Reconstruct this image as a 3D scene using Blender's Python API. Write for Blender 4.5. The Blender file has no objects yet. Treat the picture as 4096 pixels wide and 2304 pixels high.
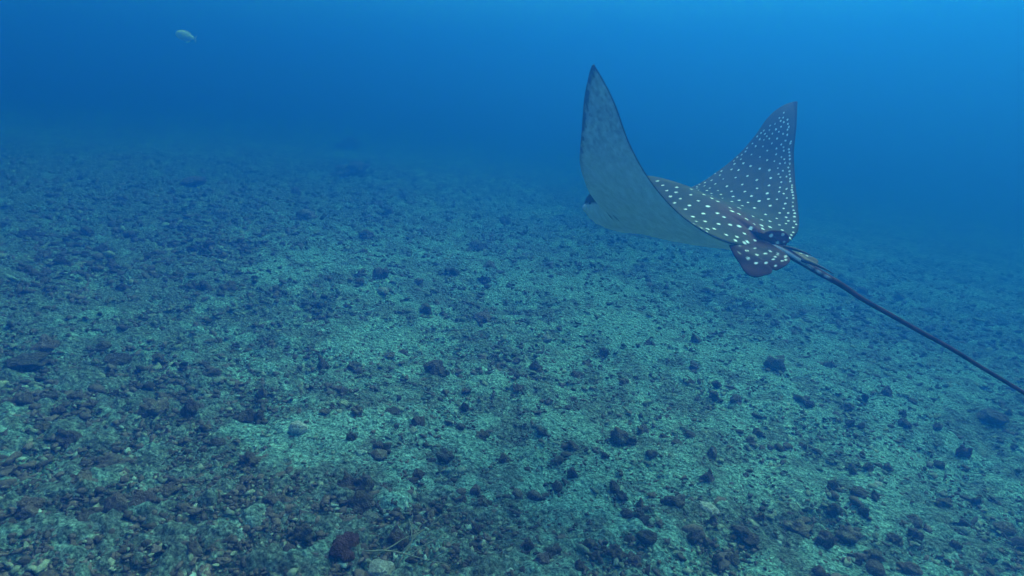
import bpy, bmesh, math, random
import numpy as np
from mathutils import Vector, Matrix, Euler

# ------------------------------------------------------------------ camera, world, sun, exposure
scene = bpy.context.scene
col = scene.collection
CAM_Z, CAM_PITCH = 1.5, math.radians(17.0)
cam_data = bpy.data.cameras.new('camera')
cam_data.sensor_width = 36.0
cam_data.lens = 36.0 * 610.0 / 1024.0
cam_data.clip_start, cam_data.clip_end = 0.05, 500.0
cam = bpy.data.objects.new('camera', cam_data)
cam.location = (0, 0, CAM_Z)
cam.rotation_euler = (math.pi / 2 - CAM_PITCH, 0, 0)
col.objects.link(cam)
scene.camera = cam

SUN_EL, SUN_AZ = math.radians(44), math.radians(50)      # azimuth: clockwise from the view direction
world = bpy.data.worlds.new('World')
scene.world = world
world.use_nodes = True
wn = world.node_tree
sky = wn.nodes.new('ShaderNodeTexSky')
sky.sky_type = 'NISHITA'
sky.sun_disc = False
sky.sun_elevation, sky.sun_rotation = SUN_EL, SUN_AZ
wn.nodes['Background'].inputs['Strength'].default_value = 0.15
wn.links.new(sky.outputs[0], wn.nodes['Background'].inputs['Color'])

sun_data = bpy.data.lights.new('sun', 'SUN')
sun_data.energy = 4.5
sun_data.angle = math.radians(65)
sun_data.color = (1.0, 0.96, 0.9)
sun = bpy.data.objects.new('sun', sun_data)
to_sun = Vector((math.sin(SUN_AZ) * math.cos(SUN_EL), math.cos(SUN_AZ) * math.cos(SUN_EL), math.sin(SUN_EL)))
sun.rotation_euler = to_sun.to_track_quat('Z', 'Y').to_euler()
sun.location = to_sun * 30
col.objects.link(sun)

scene.view_settings.view_transform = 'Standard'
scene.view_settings.look = 'None'
scene.view_settings.gamma = 1.0
scene.view_settings.exposure = 2.3
scene.render.engine = 'CYCLES'
scene.cycles.use_denoising = True
scene.cycles.max_bounces = 8
scene.cycles.diffuse_bounces = 2
scene.cycles.glossy_bounces = 1
scene.cycles.volume_bounces = 2
scene.cycles.caustics_reflective = scene.cycles.caustics_refractive = False

# the water: depth of water over the seabed, and its light (per metre)
WATER_TOP = 5.0
SCATTER = (0.0028, 0.0275, 0.116)
ABSORB = (0.285, 0.175, 0.165)

rng = np.random.default_rng(11)
random.seed(11)

# ------------------------------------------------------------------ helpers
def link_mesh(name, verts, faces, mat=None, parent=None, smooth=True, colors=None):
    me = bpy.data.meshes.new(name)
    verts = np.asarray(verts, dtype=np.float32)
    if isinstance(faces, np.ndarray):
        k = faces.shape[1]
        me.vertices.add(len(verts))
        me.vertices.foreach_set('co', verts.ravel())
        me.loops.add(faces.size)
        me.loops.foreach_set('vertex_index', faces.astype(np.int32).ravel())
        me.polygons.add(len(faces))
        me.polygons.foreach_set('loop_start', np.arange(0, faces.size, k, dtype=np.int32))
        me.update(calc_edges=True)
    else:
        me.from_pydata([tuple(map(float, v)) for v in verts], [], faces)
        me.update()
    if smooth:
        me.polygons.foreach_set('use_smooth', np.ones(len(me.polygons), dtype=bool))
    if colors is not None:
        a = me.color_attributes.new('pigment', 'FLOAT_COLOR', 'POINT')
        a.data.foreach_set('color', np.concatenate([colors, np.ones((len(colors), 1))], 1).astype(np.float32).ravel())
    if mat:
        me.materials.append(mat)
    o = bpy.data.objects.new(name, me)
    col.objects.link(o)
    if parent:
        o.parent = parent
    return o

def tag(o, label=None, cat=None, group=None, kind=None):
    if label: o['label'] = label
    if cat: o['category'] = cat
    if group: o['group'] = group
    if kind: o['kind'] = kind
    return o

def hash2(i, j, seed):
    n = (i.astype(np.int64) * 374761393 + j.astype(np.int64) * 668265263 + seed * 1274126177) & 0x7fffffff
    n = ((n ^ (n >> 13)) * 1274126177) & 0x7fffffff
    return ((n ^ (n >> 16)) & 0xffff) / 65535.0

def vnoise(x, y, seed=0):
    i, j = np.floor(x), np.floor(y)
    u, v = x - i, y - j
    u, v = u * u * u * (u * (6 * u - 15) + 10), v * v * v * (v * (6 * v - 15) + 10)
    a, b = hash2(i, j, seed), hash2(i + 1, j, seed)
    c, d = hash2(i, j + 1, seed), hash2(i + 1, j + 1, seed)
    return (a * (1 - u) + b * u) * (1 - v) + (c * (1 - u) + d * u) * v - 0.5

def fbm(x, y, seed=0, octaves=4, gain=0.5):
    t, a = 0.0, 1.0
    for k in range(octaves):
        t = t + a * vnoise(x * 2 ** k + 17.3 * k, y * 2 ** k - 9.1 * k, seed + k)
        a *= gain
    return t

def sstep(a, b, x):
    t = np.clip((x - a) / (b - a), 0, 1)
    return t * t * (3 - 2 * t)

# ------------------------------------------------------------------ seabed shape
def broad_z(x, y):
    return -2.4 * np.tanh(0.112 * (x + 0.2) / 2.4)

def seabed_z(x, y):
    z = broad_z(x, y)
    z = z + 0.10 * fbm(x / 1.9, y / 1.9, 3, 2) + 0.05 * fbm(x / 0.45, y / 0.45, 8, 3)
    return z

def rubble_mask(x, y):
    """how much of the bed is covered by dark rubble rather than pale sand (0..1); the left is darkened further for light falloff"""
    m = 0.46 + 0.60 * fbm(x / 0.85, y / 0.85, 21, 3)
    for cx, cy, rx, ry, a in PATCHES:
        m = m + 0.75 * a * np.exp(-((x - cx) / rx) ** 2 - ((y - cy) / ry) ** 2)
    return np.clip(m, 0.0, 1.0)

R = [0.8616]
ROT = [0.4669, 0.0342, 0.0865]
LE = [0.4602, 0.3317, 0.2363, 0.1741, 0.0863, -0.0035, -0.146]
TE = [-0.5745, -0.5206, -0.4146, -0.3105, -0.2384, -0.2047, -0.1561]
FL = [-0.0406, 0.3563, 0.8847, 1.0595, 0.8632]
FR = [0.0393, 0.4488, 0.6613, 1.0418, 0.7928]
SW = [0.0018, 0.1874]
TW = [-0.1639, -0.0928]
CUR = [-0.3498, -0.2998]
POS = [0.6841, 2.5462, 1.0258]
SPOTS = [(1,0.923,-0.102,0.0055), (1,0.890,-0.087,0.0055), (1,0.893,-0.109,0.0055), (1,0.883,-0.141,0.0055), (1,0.873,-0.102,0.0055), (1,0.867,-0.124,0.0055), (1,0.853,-0.073,0.0055), (1,0.843,-0.045,0.0055), (1,0.840,-0.117,0.0055), (1,0.860,-0.152,0.0055), (1,0.843,-0.163,0.0055), (1,0.823,-0.091,0.0055), (1,0.817,-0.050,0.0055), (1,0.813,-0.013,0.0055), (1,0.827,-0.161,0.0055), (1,0.797,0.000,0.0055), (1,0.793,-0.029,0.0055), (1,0.797,-0.077,0.0055), (1,0.810,-0.114,0.0055), (1,0.803,-0.143,0.0055), (1,0.800,-0.169,0.0055), (1,0.777,0.019,0.0055), (1,0.760,-0.006,0.0055), (1,0.757,-0.036,0.0055), (1,0.780,-0.047,0.0055), (1,0.767,-0.068,0.0055), (1,0.773,-0.116,0.0055), (1,0.733,0.035,0.0055), (1,0.717,0.005,0.0055), (1,0.720,-0.044,0.0055), (1,0.743,-0.094,0.0055), (1,0.743,-0.152,0.0055), (1,0.767,-0.169,0.0055), (1,0.757,-0.200,0.0055), (1,0.767,-0.201,0.0055), (1,0.730,-0.170,0.0055), (1,0.717,-0.132,0.0055), (1,0.697,-0.081,0.0055), (1,0.703,0.062,0.0055), (1,0.680,0.062,0.0055), (1,0.663,0.011,0.0055), (1,0.653,-0.051,0.0055), (1,0.683,-0.142,0.0055), (1,0.710,-0.178,0.0055), (1,0.723,-0.203,0.0055), (1,0.707,-0.211,0.0055), (1,0.673,-0.178,0.0055), (1,0.663,-0.198,0.0055), (1,0.690,-0.219,0.0055), (1,0.670,-0.227,0.0055), (1,0.640,-0.104,0.0055), (1,0.640,-0.149,0.0055), (1,0.633,-0.183,0.0055), (1,0.643,-0.211,0.0055), (1,0.657,0.080,0.0055), (1,0.627,0.069,0.0055), (1,0.640,0.104,0.0055), (1,0.613,0.113,0.0055), (1,0.600,0.038,0.0055), (1,0.647,-0.235,0.0055), (1,0.590,0.095,0.0072), (1,0.600,0.036,0.0072), (1,0.587,-0.022,0.0072), (1,0.547,0.089,0.0072), (1,0.547,0.038,0.0072), (1,0.577,-0.087,0.0072), (1,0.580,-0.147,0.0072), (1,0.633,-0.186,0.0054), (1,0.603,-0.187,0.0054), (1,0.643,-0.238,0.0054), (1,0.620,-0.239,0.0054), (1,0.593,-0.221,0.0054), (1,0.600,-0.255,0.0054), (1,0.567,-0.208,0.0054), (1,0.580,-0.265,0.0054), (1,0.550,-0.228,0.0054), (1,0.563,-0.256,0.0054), (1,0.557,-0.280,0.0054), (1,0.540,-0.289,0.0054), (1,0.530,0.153,0.0054), (1,0.507,0.184,0.0054), (1,0.493,0.137,0.0054), (1,0.467,0.206,0.0054), (1,0.437,0.219,0.0054), (1,0.443,0.160,0.0054), (1,0.463,0.088,0.0054), (1,0.487,0.018,0.0072), (1,0.513,-0.045,0.0072), (1,0.497,-0.116,0.0072), (1,0.530,-0.182,0.0072), (1,0.520,-0.250,0.0054), (1,0.520,-0.310,0.0054), (1,0.507,-0.317,0.0054), (1,0.483,-0.264,0.0054), (1,0.487,-0.300,0.0054), (1,0.490,-0.326,0.0054), (1,0.417,0.189,0.0054), (1,0.393,0.212,0.0054), (1,0.370,0.211,0.0054), (1,0.383,0.163,0.0054), (1,0.413,0.107,0.0054), (1,0.407,0.018,0.0072), (1,0.443,-0.059,0.0072), (1,0.437,-0.157,0.0072), (1,0.477,-0.204,0.0072), (1,0.453,-0.278,0.0054), (1,0.450,-0.306,0.0054), (1,0.477,-0.337,0.0054), (1,0.460,-0.351,0.0054), (1,0.353,0.195,0.0054), (1,0.330,0.163,0.0054), (1,0.300,0.114,0.0054), (1,0.367,0.109,0.0054), (1,0.337,0.104,0.0054), (1,0.353,0.040,0.0054), (1,0.370,-0.042,0.0072), (1,0.393,-0.113,0.0072), (1,0.370,-0.171,0.0072), (1,0.420,-0.231,0.0072), (1,0.397,-0.302,0.0054), (1,0.427,-0.338,0.0054), (1,0.440,-0.365,0.0054), (1,0.383,-0.264,0.0072), (1,0.310,0.049,0.0054), (1,0.320,-0.010,0.0054), (1,0.277,0.020,0.0054), (1,0.277,-0.055,0.0054), (1,0.327,-0.086,0.0072), (1,0.303,-0.143,0.0072), (1,0.260,-0.129,0.0072), (1,0.347,-0.234,0.0072), (1,0.307,-0.197,0.0072), (1,0.243,-0.208,0.0072), (1,0.270,-0.263,0.0072), (1,0.337,-0.306,0.0072), (1,0.387,-0.356,0.0054), (1,0.413,-0.380,0.0054), (1,0.387,-0.397,0.0054), (1,0.350,-0.373,0.0054), (1,0.363,-0.417,0.0054), (1,0.347,-0.434,0.0054), (1,0.130,-0.277,0.0072), (1,0.117,-0.372,0.0072), (1,0.243,-0.348,0.0072), (1,0.307,-0.381,0.0054), (1,0.330,-0.411,0.0054), (1,0.293,-0.426,0.0054), (1,0.323,-0.449,0.0054), (1,0.140,-0.404,0.0072), (1,0.183,-0.417,0.0072), (1,0.250,-0.406,0.0054), (1,0.273,-0.452,0.0054), (1,0.290,-0.472,0.0054), (1,0.277,-0.491,0.0054), (1,0.243,-0.462,0.0054), (1,0.200,-0.458,0.0054), (1,0.243,-0.500,0.0054), (1,0.120,-0.469,0.0072), (1,0.077,-0.456,0.0072), (1,0.210,-0.525,0.0054), (1,0.183,-0.536,0.0054), (1,0.160,-0.548,0.0054), (1,0.057,-0.483,0.0072), (1,0.170,-0.497,0.0054), (-1,0.047,0.112,0.0072), (-1,0.070,0.044,0.0072), (-1,0.097,-0.020,0.0072), (-1,0.043,-0.028,0.0072), (-1,0.083,-0.070,0.0072), (-1,0.127,-0.084,0.0072), (-1,0.113,-0.137,0.0072), (1,0.003,-0.077,0.0072), (-1,0.053,-0.137,0.0072), (1,0.013,-0.154,0.0072), (-1,0.160,-0.153,0.0072), (-1,0.130,-0.219,0.0072), (-1,0.170,-0.239,0.0072), (-1,0.067,-0.206,0.0072), (-1,0.067,-0.269,0.0095), (1,0.020,-0.202,0.0072), (1,0.023,-0.237,0.0072), (-1,0.133,-0.314,0.0072), (-1,0.073,-0.337,0.0095), (-1,0.070,-0.374,0.0072), (-1,0.180,-0.377,0.0072), (-1,0.137,-0.414,0.0072), (-1,0.197,-0.318,0.0072), (-1,0.223,-0.369,0.0072), (-1,0.090,-0.434,0.0095), (-1,0.057,-0.454,0.0095), (1,0.010,-0.342,0.0095), (1,0.030,-0.364,0.0072), (1,0.030,-0.409,0.0072), (1,0.037,-0.447,0.0072), (1,0.033,-0.304,0.0072), (-1,0.190,-0.446,0.0072), (-1,0.170,-0.497,0.0072), (-1,0.233,-0.450,0.0072), (-1,0.023,-0.485,0.0072), (-1,0.073,-0.503,0.0072), (-1,0.127,-0.516,0.0072), (-1,0.153,-0.535,0.0072), (-1,0.117,-0.552,0.0072), (-1,0.100,-0.550,0.0072), (-1,0.053,-0.546,0.0072)]
TAIL = [(0.919, 2.027, 1.0158), (0.9537, 1.9584, 0.9965), (0.9942, 1.8774, 0.9711), (1.0216, 1.8206, 0.9564), (1.0615, 1.7596, 0.9278), (1.1169, 1.6982, 0.8981), (1.1667, 1.6273, 0.8712), (1.2162, 1.5671, 0.8456), (1.2609, 1.5062, 0.8174), (1.3178, 1.4224, 0.7825), (1.4024, 1.3096, 0.7216), (1.5112, 1.1795, 0.6379)]
PELVIC_NEAR = [(0.7591, 2.0835, 1.0297), (0.7531, 2.0235, 1.0042), (0.7605, 1.9744, 0.9806), (0.7637, 1.9278, 0.9649), (0.7728, 1.9047, 0.9579), (0.7892, 1.8892, 0.9583), (0.8128, 1.8815, 0.9674), (0.829, 1.8786, 0.9751), (0.8382, 1.8915, 0.983), (0.845, 1.8812, 0.9835), (0.8609, 1.8786, 0.9922), (0.8758, 1.8815, 1.0017), (0.8936, 1.8999, 1.0105), (0.9006, 1.9334, 1.0176), (0.9045, 1.9977, 1.0224), (0.8878, 2.1049, 1.0311), (0.8286, 2.1254, 1.0297)]
PELVIC_FAR = [(0.9278, 2.0481, 1.0165), (0.9606, 2.0662, 1.0073), (1.0038, 2.0631, 0.9969), (1.0348, 2.0495, 0.9868), (1.0466, 2.0377, 0.9824), (1.0455, 2.0154, 0.9779), (1.0363, 2.0038, 0.9741), (1.0216, 1.9821, 0.9714), (0.9774, 1.9775, 0.9906), (0.9451, 2.003, 1.0056)]
DORSAL = [(0.8453, 2.176, 1.0586), (0.8686, 2.1536, 1.0537), (0.8862, 2.1271, 1.0523), (0.8953, 2.1137, 1.0601), (0.908, 2.0958, 1.0697), (0.9234, 2.076, 1.0734), (0.9353, 2.0548, 1.0724), (0.9409, 2.0367, 1.0645), (0.9392, 2.027, 1.0502), (0.9308, 2.0223, 1.0348), (0.9257, 2.0234, 1.021), (0.9071, 2.0504, 1.0238), (0.89, 2.0849, 1.0342), (0.8699, 2.1295, 1.0431)]
STING = [[(0.9216, 2.0202, 1.0278), (0.9782, 1.9339, 1.019)], [(0.9515, 1.9393, 1.0027), (1.0028, 1.8297, 0.9861)]]
PELVIC_SPOTS = [((0.7894, 2.0573, 1.0099), 0.009, 0.25), ((0.7746, 2.0157, 0.9958), 0.0075, 0.45), ((0.7986, 2.0195, 1.0033), 0.0075, 1), ((0.7904, 1.9796, 0.9914), 0.0085, 1), ((0.8232, 1.9916, 1.0033), 0.008, 1), ((0.834, 2.0442, 1.0191), 0.009, 1), ((0.8516, 1.9949, 1.012), 0.009, 1), ((0.8053, 1.9474, 0.9877), 0.0085, 1), ((0.8313, 1.932, 0.9911), 0.0085, 1), ((0.7939, 1.9084, 0.9751), 0.0075, 1), ((0.8181, 1.8914, 0.9777), 0.0065, 0.9), ((0.8495, 1.8997, 0.9884), 0.0065, 1), ((0.8561, 1.9363, 0.999), 0.0075, 1), ((0.8671, 1.9501, 1.0054), 0.007, 1), ((0.8785, 1.9649, 1.0121), 0.0065, 1), ((0.8831, 1.9757, 1.016), 0.006, 1), ((0.896, 1.9376, 1.0104), 0.006, 1), ((0.8902, 1.9273, 1.0063), 0.006, 1), ((0.8859, 1.9122, 1.0015), 0.006, 1), ((0.8745, 1.9113, 0.9981), 0.0065, 1), ((0.8719, 2.0025, 1.0194), 0.006, 1)]
PELVIC_FAR_SPOTS = [((1.0117, 2.0347, 0.9894), 0.006, 1.0), ((1.0337, 2.0492, 0.9858), 0.006, 1.0), ((0.9962, 2.0484, 0.9966), 0.006, 1.0)]
DORSAL_SPOTS = [((0.9049, 2.0839, 1.0514), 0.011, 0.8), ((0.9308, 2.0527, 1.0617), 0.009, 0.6), ((0.9147, 2.0504, 1.0345), 0.0095, 0.8), ((0.9291, 2.034, 1.0411), 0.006, 0.5)]
PELVIC_PALE = (0.8428, 1.9954, 1.0097)
FLANK = 0.5
PATCHES = [(-4.45, 7.33, 3.11, 4.03, 0.7), (0.14, 10.84, 3.54, 3.32, 0.3), (0.18, 1.98, 0.35, 0.31, -0.4), (-0.18, 2.26, 0.51, 0.38, -0.3), (0.44, 1.75, 0.42, 0.15, -0.35), (1.67, 2.23, 0.43, 0.36, -0.3), (-0.84, 2.36, 0.26, 0.2, -0.9), (0.61, 3.09, 0.9, 0.52, -0.2), (-1.93, 2.37, 0.65, 0.92, 0.75), (-3.3, 4.62, 1.09, 1.58, 0.6), (-0.8, 2.36, 0.2, 0.16, -0.6), (-1.31, 1.66, 0.49, 0.27, 0.95), (-0.99, 1.89, 0.22, 0.15, 0.55), (-0.61, 1.72, 0.3, 0.2, 1.2), (-1.41, 2.65, 0.22, 0.18, 0.45), (-0.21, 1.91, 0.22, 0.26, 0.35), (-0.77, 2.33, 0.17, 0.15, -0.7), (-0.96, 2.45, 0.14, 0.1, -0.35), (-1.1, 2.73, 0.15, 0.19, -0.2), (1.32, 1.9, 0.26, 0.1, -0.75), (0.78, 2.32, 0.26, 0.22, -0.5), (1.24, 2.35, 0.16, 0.2, -0.45), (1.23, 2.13, 0.17, 0.13, 0.55), (0.73, 1.98, 0.23, 0.18, 0.4), (1.76, 1.98, 0.24, 0.14, 0.3), (-1.99, 2.82, 0.41, 0.31, 0.35), (-2.06, 2.51, 0.27, 0.2, 0.3), (0.79, 4.17, 0.88, 0.48, -0.35), (-0.06, 2.47, 0.55, 0.34, 0.05), (0.19, 2.11, 0.24, 0.17, -0.3), (-1.9, 4.62, 0.24, 0.21, -0.7), (-0.31, 5.73, 0.58, 0.53, -0.4), (1.56, 2.95, 0.49, 0.32, 0.15), (2.38, 3.38, 0.43, 0.5, 0.2), (-1.79, 2.01, 0.11, 0.1, -0.4), (-1.35, 2.18, 0.24, 0.1, -0.3), (1.52, 3.42, 0.37, 0.31, 0.2)]  # rubble and sand patches; dark ones at left also paint in dimmer light and haze
ROCKS = [
 (-2.508,2.980,0.131,0.101,'r','dome-shaped dark rock beside a pale patch at far left'),
 (-2.474,2.808,0.191,0.057,'f','low flat brown rock in front of the dome-shaped dark rock'),
 (-2.270,3.096,0.105,0.063,'k','nearest brown knobbly coral lump right of the dome-shaped dark rock'),
 (-2.095,2.969,0.131,0.060,'f','low flat brown rock right of the dome-shaped dark rock'),
 (-1.918,3.017,0.092,0.061,'k','second nearest brown knobbly coral lump right of the dome-shaped dark rock'),
 (-2.149,2.374,0.083,0.058,'r','second nearest dark rounded rock in front of the dome-shaped dark rock'),
 (-1.954,2.231,0.071,0.047,'k','second nearest brown knobbly coral lump in front of the dome-shaped dark rock'),
 (-1.835,2.181,0.108,0.069,'r','second nearest dark rounded rock beyond the round black-brown rock'),
 (-1.648,2.476,0.121,0.069,'k','fourth nearest brown knobbly coral lump right of the dome-shaped dark rock'),
 (-1.485,2.482,0.078,0.104,'t','second nearest dark upright coral stub left of the white egg-shaped stone'),
 (-1.473,2.289,0.064,0.048,'c','dark pointed rock left of the white egg-shaped stone'),
 (-1.250,2.262,0.072,0.040,'f','low flat brown rock left of the white egg-shaped stone'),
 (-1.211,2.493,0.088,0.052,'k','nearest brown knobbly coral lump left of the white egg-shaped stone'),
 (-1.630,1.727,0.096,0.064,'r','round black-brown rock near the lower left corner'),
 (-1.576,1.888,0.103,0.069,'k','nearest brown knobbly coral lump right of the round black-brown rock'),
 (-1.377,1.773,0.072,0.085,'t','dark upright coral stub right of the round black-brown rock'),
 (-1.303,1.812,0.093,0.053,'r','dark rounded rock right of the round black-brown rock'),
 (-1.420,1.702,0.089,0.032,'f','low flat brown rock right of the round black-brown rock'),
 (-2.092,2.468,0.077,0.043,'k','nearest brown knobbly coral lump in front of the dome-shaped dark rock'),
 (-2.016,2.528,0.070,0.044,'r','nearest dark rounded rock in front of the dome-shaped dark rock'),
 (-1.942,2.529,0.061,0.035,'r','fourth nearest dark rounded rock in front of the dome-shaped dark rock'),
 (-1.585,2.951,0.080,0.040,'r','dark rounded rock left of the lone pointed rock'),
 (-1.823,2.764,0.066,0.038,'k','third nearest brown knobbly coral lump right of the dome-shaped dark rock'),
 (-1.062,2.116,0.084,0.061,'k','second nearest brown knobbly coral lump left of the white egg-shaped stone'),
 (-1.026,1.620,0.055,0.061,'k','second nearest brown knobbly coral lump left of the dark red boulder'),
 (-1.988,2.133,0.060,0.038,'r','nearest dark rounded rock beyond the round black-brown rock'),
 (-1.997,2.388,0.050,0.042,'r','third nearest dark rounded rock in front of the dome-shaped dark rock'),
 (-1.266,1.899,0.083,0.041,'k','third nearest brown knobbly coral lump right of the round black-brown rock'),
 (-1.650,1.671,0.050,0.037,'r','dark rounded rock left of the round black-brown rock'),
 (-1.568,2.042,0.132,0.044,'k','second nearest brown knobbly coral lump right of the round black-brown rock'),
 (-0.205,4.129,0.151,0.082,'r','smooth oval rock on pale sand near the picture centre'),
 (-0.635,4.187,0.111,0.083,'k','brown knobbly coral lump left of the oval far-centre rock'),
 (-1.082,3.167,0.070,0.075,'c','lone pointed dark rock on the pale open sand'),
 (-0.449,3.138,0.123,0.108,'r','big dark rugged rock at mid distance in front of the ray'),
 (-0.384,3.129,0.075,0.053,'k','brown knobbly coral lump right of the big dark rugged rock'),
 (-0.739,3.394,0.069,0.034,'f','low flat brown rock left of the big dark rugged rock'),
 (-0.678,3.469,0.070,0.035,'r','dark rounded rock left of the big dark rugged rock'),
 (-0.901,3.173,0.075,0.043,'k','brown knobbly coral lump right of the lone pointed rock'),
 (-0.855,2.791,0.058,0.048,'b','dark angular rock in front of the lone pointed rock'),
 (-0.735,2.572,0.058,0.054,'k','second nearest brown knobbly coral lump right of the white egg-shaped stone'),
 (-0.578,2.615,0.073,0.036,'f','low flat brown rock in front of the big dark rugged rock'),
 (-0.246,2.925,0.060,0.030,'b','dark angular rock right of the big dark rugged rock'),
 (-0.234,2.758,0.043,0.072,'t','dark upright coral stub in front of the big dark rugged rock'),
 (-0.442,2.549,0.071,0.054,'r','nearest dark rounded rock in front of the big dark rugged rock'),
 (-0.707,2.367,0.050,0.050,'k','nearest brown knobbly coral lump right of the white egg-shaped stone'),
 (-0.948,2.383,0.080,0.063,'W','white egg-shaped stone on the pale sand patch'),
 (-0.580,2.337,0.050,0.033,'r','dark rounded rock right of the white egg-shaped stone'),
 (-0.570,2.266,0.073,0.040,'f','low flat brown rock right of the white egg-shaped stone'),
 (-0.289,2.280,0.082,0.065,'k','third nearest brown knobbly coral lump in front of the big dark rugged rock'),
 (-0.348,2.269,0.037,0.032,'r','second nearest dark rounded rock in front of the big dark rugged rock'),
 (-0.386,2.143,0.054,0.046,'r','third nearest dark rounded rock beyond the dark red boulder'),
 (-0.153,2.063,0.045,0.053,'t','second nearest dark upright coral stub beyond the pale boulder at the bottom edge'),
 (-0.194,2.002,0.051,0.037,'r','dark rounded rock beyond the pale boulder at the bottom edge'),
 (-0.106,2.005,0.059,0.044,'k','brown knobbly coral lump right of the pale boulder at the bottom edge'),
 (-0.646,1.984,0.094,0.080,'r','nearest dark rounded rock beyond the dark red boulder'),
 (-0.561,2.016,0.081,0.081,'k','second nearest brown knobbly coral lump beyond the dark red boulder'),
 (-0.559,1.902,0.098,0.077,'k','nearest brown knobbly coral lump beyond the dark red boulder'),
 (-0.453,1.951,0.057,0.043,'r','second nearest dark rounded rock beyond the dark red boulder'),
 (-0.354,1.907,0.049,0.035,'k','brown knobbly coral lump beyond the pale boulder at the bottom edge'),
 (-0.387,1.734,0.065,0.078,'t','nearest dark upright coral stub beyond the pale boulder at the bottom edge'),
 (-0.710,1.714,0.090,0.058,'k','nearest brown knobbly coral lump left of the dark red boulder'),
 (-0.563,1.645,0.106,0.087,'R','large dark red crusted boulder in the near rubble heap'),
 (-0.429,1.593,0.085,0.043,'P','large pale boulder at the bottom edge of the picture'),
 (-0.517,1.854,0.062,0.041,'P','nearest pale stone beyond the dark red boulder'),
 (-0.623,1.950,0.064,0.028,'P','second nearest pale stone beyond the dark red boulder'),
 (-0.248,2.572,0.054,0.045,'k','nearest brown knobbly coral lump in front of the big dark rugged rock'),
 (-0.127,1.863,0.035,0.035,'r','dark rounded rock right of the pale boulder at the bottom edge'),
 (-0.882,2.545,0.053,0.027,'f','low flat brown rock beyond the white egg-shaped stone'),
 (-1.262,2.758,0.057,0.067,'t','dark upright coral stub beyond the white egg-shaped stone'),
 (-1.165,2.485,0.043,0.078,'t','nearest dark upright coral stub left of the white egg-shaped stone'),
 (-0.863,1.860,0.082,0.041,'k','brown knobbly coral lump in front of the white egg-shaped stone'),
 (-0.142,2.525,0.080,0.036,'k','second nearest brown knobbly coral lump in front of the big dark rugged rock'),
 (-0.037,2.341,0.050,0.042,'k','second nearest brown knobbly coral lump left of the big dark round rock'),
 (0.143,3.352,0.068,0.080,'t','dark upright coral stub in front of the oval far-centre rock'),
 (0.546,2.614,0.093,0.106,'r','big dark round rock standing clear of the sand below the ray'),
 (0.590,2.599,0.055,0.046,'k','nearest brown knobbly coral lump right of the big dark round rock'),
 (0.291,2.517,0.062,0.062,'c','dark pointed rock left of the big dark round rock'),
 (0.650,2.477,0.053,0.044,'r','nearest dark rounded rock right of the big dark round rock'),
 (0.435,2.463,0.044,0.035,'r','nearest dark rounded rock left of the big dark round rock'),
 (0.669,2.709,0.057,0.057,'k','second nearest brown knobbly coral lump right of the big dark round rock'),
 (0.743,2.660,0.038,0.038,'r','second nearest dark rounded rock right of the big dark round rock'),
 (0.801,2.598,0.055,0.028,'f','low flat brown rock right of the big dark round rock'),
 (0.898,2.706,0.057,0.027,'b','dark angular rock right of the big dark round rock'),
 (0.946,2.525,0.054,0.072,'t','second nearest dark upright coral stub beyond the fanned white shell'),
 (1.200,2.701,0.048,0.048,'c','dark pointed rock beyond the fanned white shell'),
 (1.269,2.777,0.059,0.049,'k','nearest brown knobbly coral lump beyond the fanned white shell'),
 (0.607,3.746,0.063,0.063,'r','third nearest dark rounded rock beyond the big dark round rock'),
 (0.473,3.522,0.072,0.048,'k','second nearest brown knobbly coral lump beyond the big dark round rock'),
 (0.383,3.342,0.057,0.052,'r','nearest dark rounded rock beyond the big dark round rock'),
 (1.317,4.044,0.081,0.081,'c','third nearest dark pointed rock beyond the big dark round rock'),
 (1.164,3.562,0.073,0.060,'c','nearest dark pointed rock beyond the big dark round rock'),
 (1.155,3.151,0.065,0.054,'k','third nearest brown knobbly coral lump right of the big dark round rock'),
 (1.264,3.077,0.075,0.064,'k','fourth nearest brown knobbly coral lump right of the big dark round rock'),
 (1.066,3.320,0.045,0.045,'r','second nearest dark rounded rock beyond the big dark round rock'),
 (1.224,3.298,0.057,0.045,'r','third nearest dark rounded rock right of the big dark round rock'),
 (0.262,2.267,0.049,0.049,'r','second nearest dark rounded rock left of the big dark round rock'),
 (0.194,2.175,0.047,0.055,'t','dark upright coral stub left of the big dark round rock'),
 (0.138,2.610,0.055,0.037,'k','nearest brown knobbly coral lump left of the big dark round rock'),
 (0.213,2.378,0.051,0.034,'f','low flat brown rock left of the big dark round rock'),
 (0.023,2.091,0.053,0.034,'b','dark angular rock left of the big dark round rock'),
 (0.084,2.088,0.053,0.038,'r','third nearest dark rounded rock left of the big dark round rock'),
 (0.435,2.171,0.047,0.055,'t','dark upright coral stub in front of the big dark round rock'),
 (0.452,2.130,0.047,0.039,'k','second nearest brown knobbly coral lump beyond the ring-shaped coral cup'),
 (0.516,2.097,0.038,0.046,'c','dark pointed rock beyond the ring-shaped coral cup'),
 (0.444,2.001,0.052,0.044,'r','dark rounded rock beyond the ring-shaped coral cup'),
 (0.505,1.978,0.066,0.051,'k','nearest brown knobbly coral lump beyond the ring-shaped coral cup'),
 (0.670,2.108,0.101,0.062,'k','brown knobbly coral lump left of the fanned white shell'),
 (0.863,2.303,0.058,0.075,'t','nearest dark upright coral stub beyond the fanned white shell'),
 (0.796,2.044,0.057,0.060,'r','nearest dark rounded rock in front of the fanned white shell'),
 (0.811,2.117,0.086,0.035,'S','largest white shell fragment, lying on top of a dark lump'),
 (0.496,1.849,0.070,0.070,'O','ring-shaped coral cup with a hollow centre among the rubble'),
 (0.674,1.915,0.057,0.057,'r','dark rounded rock right of the ring-shaped coral cup'),
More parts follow.
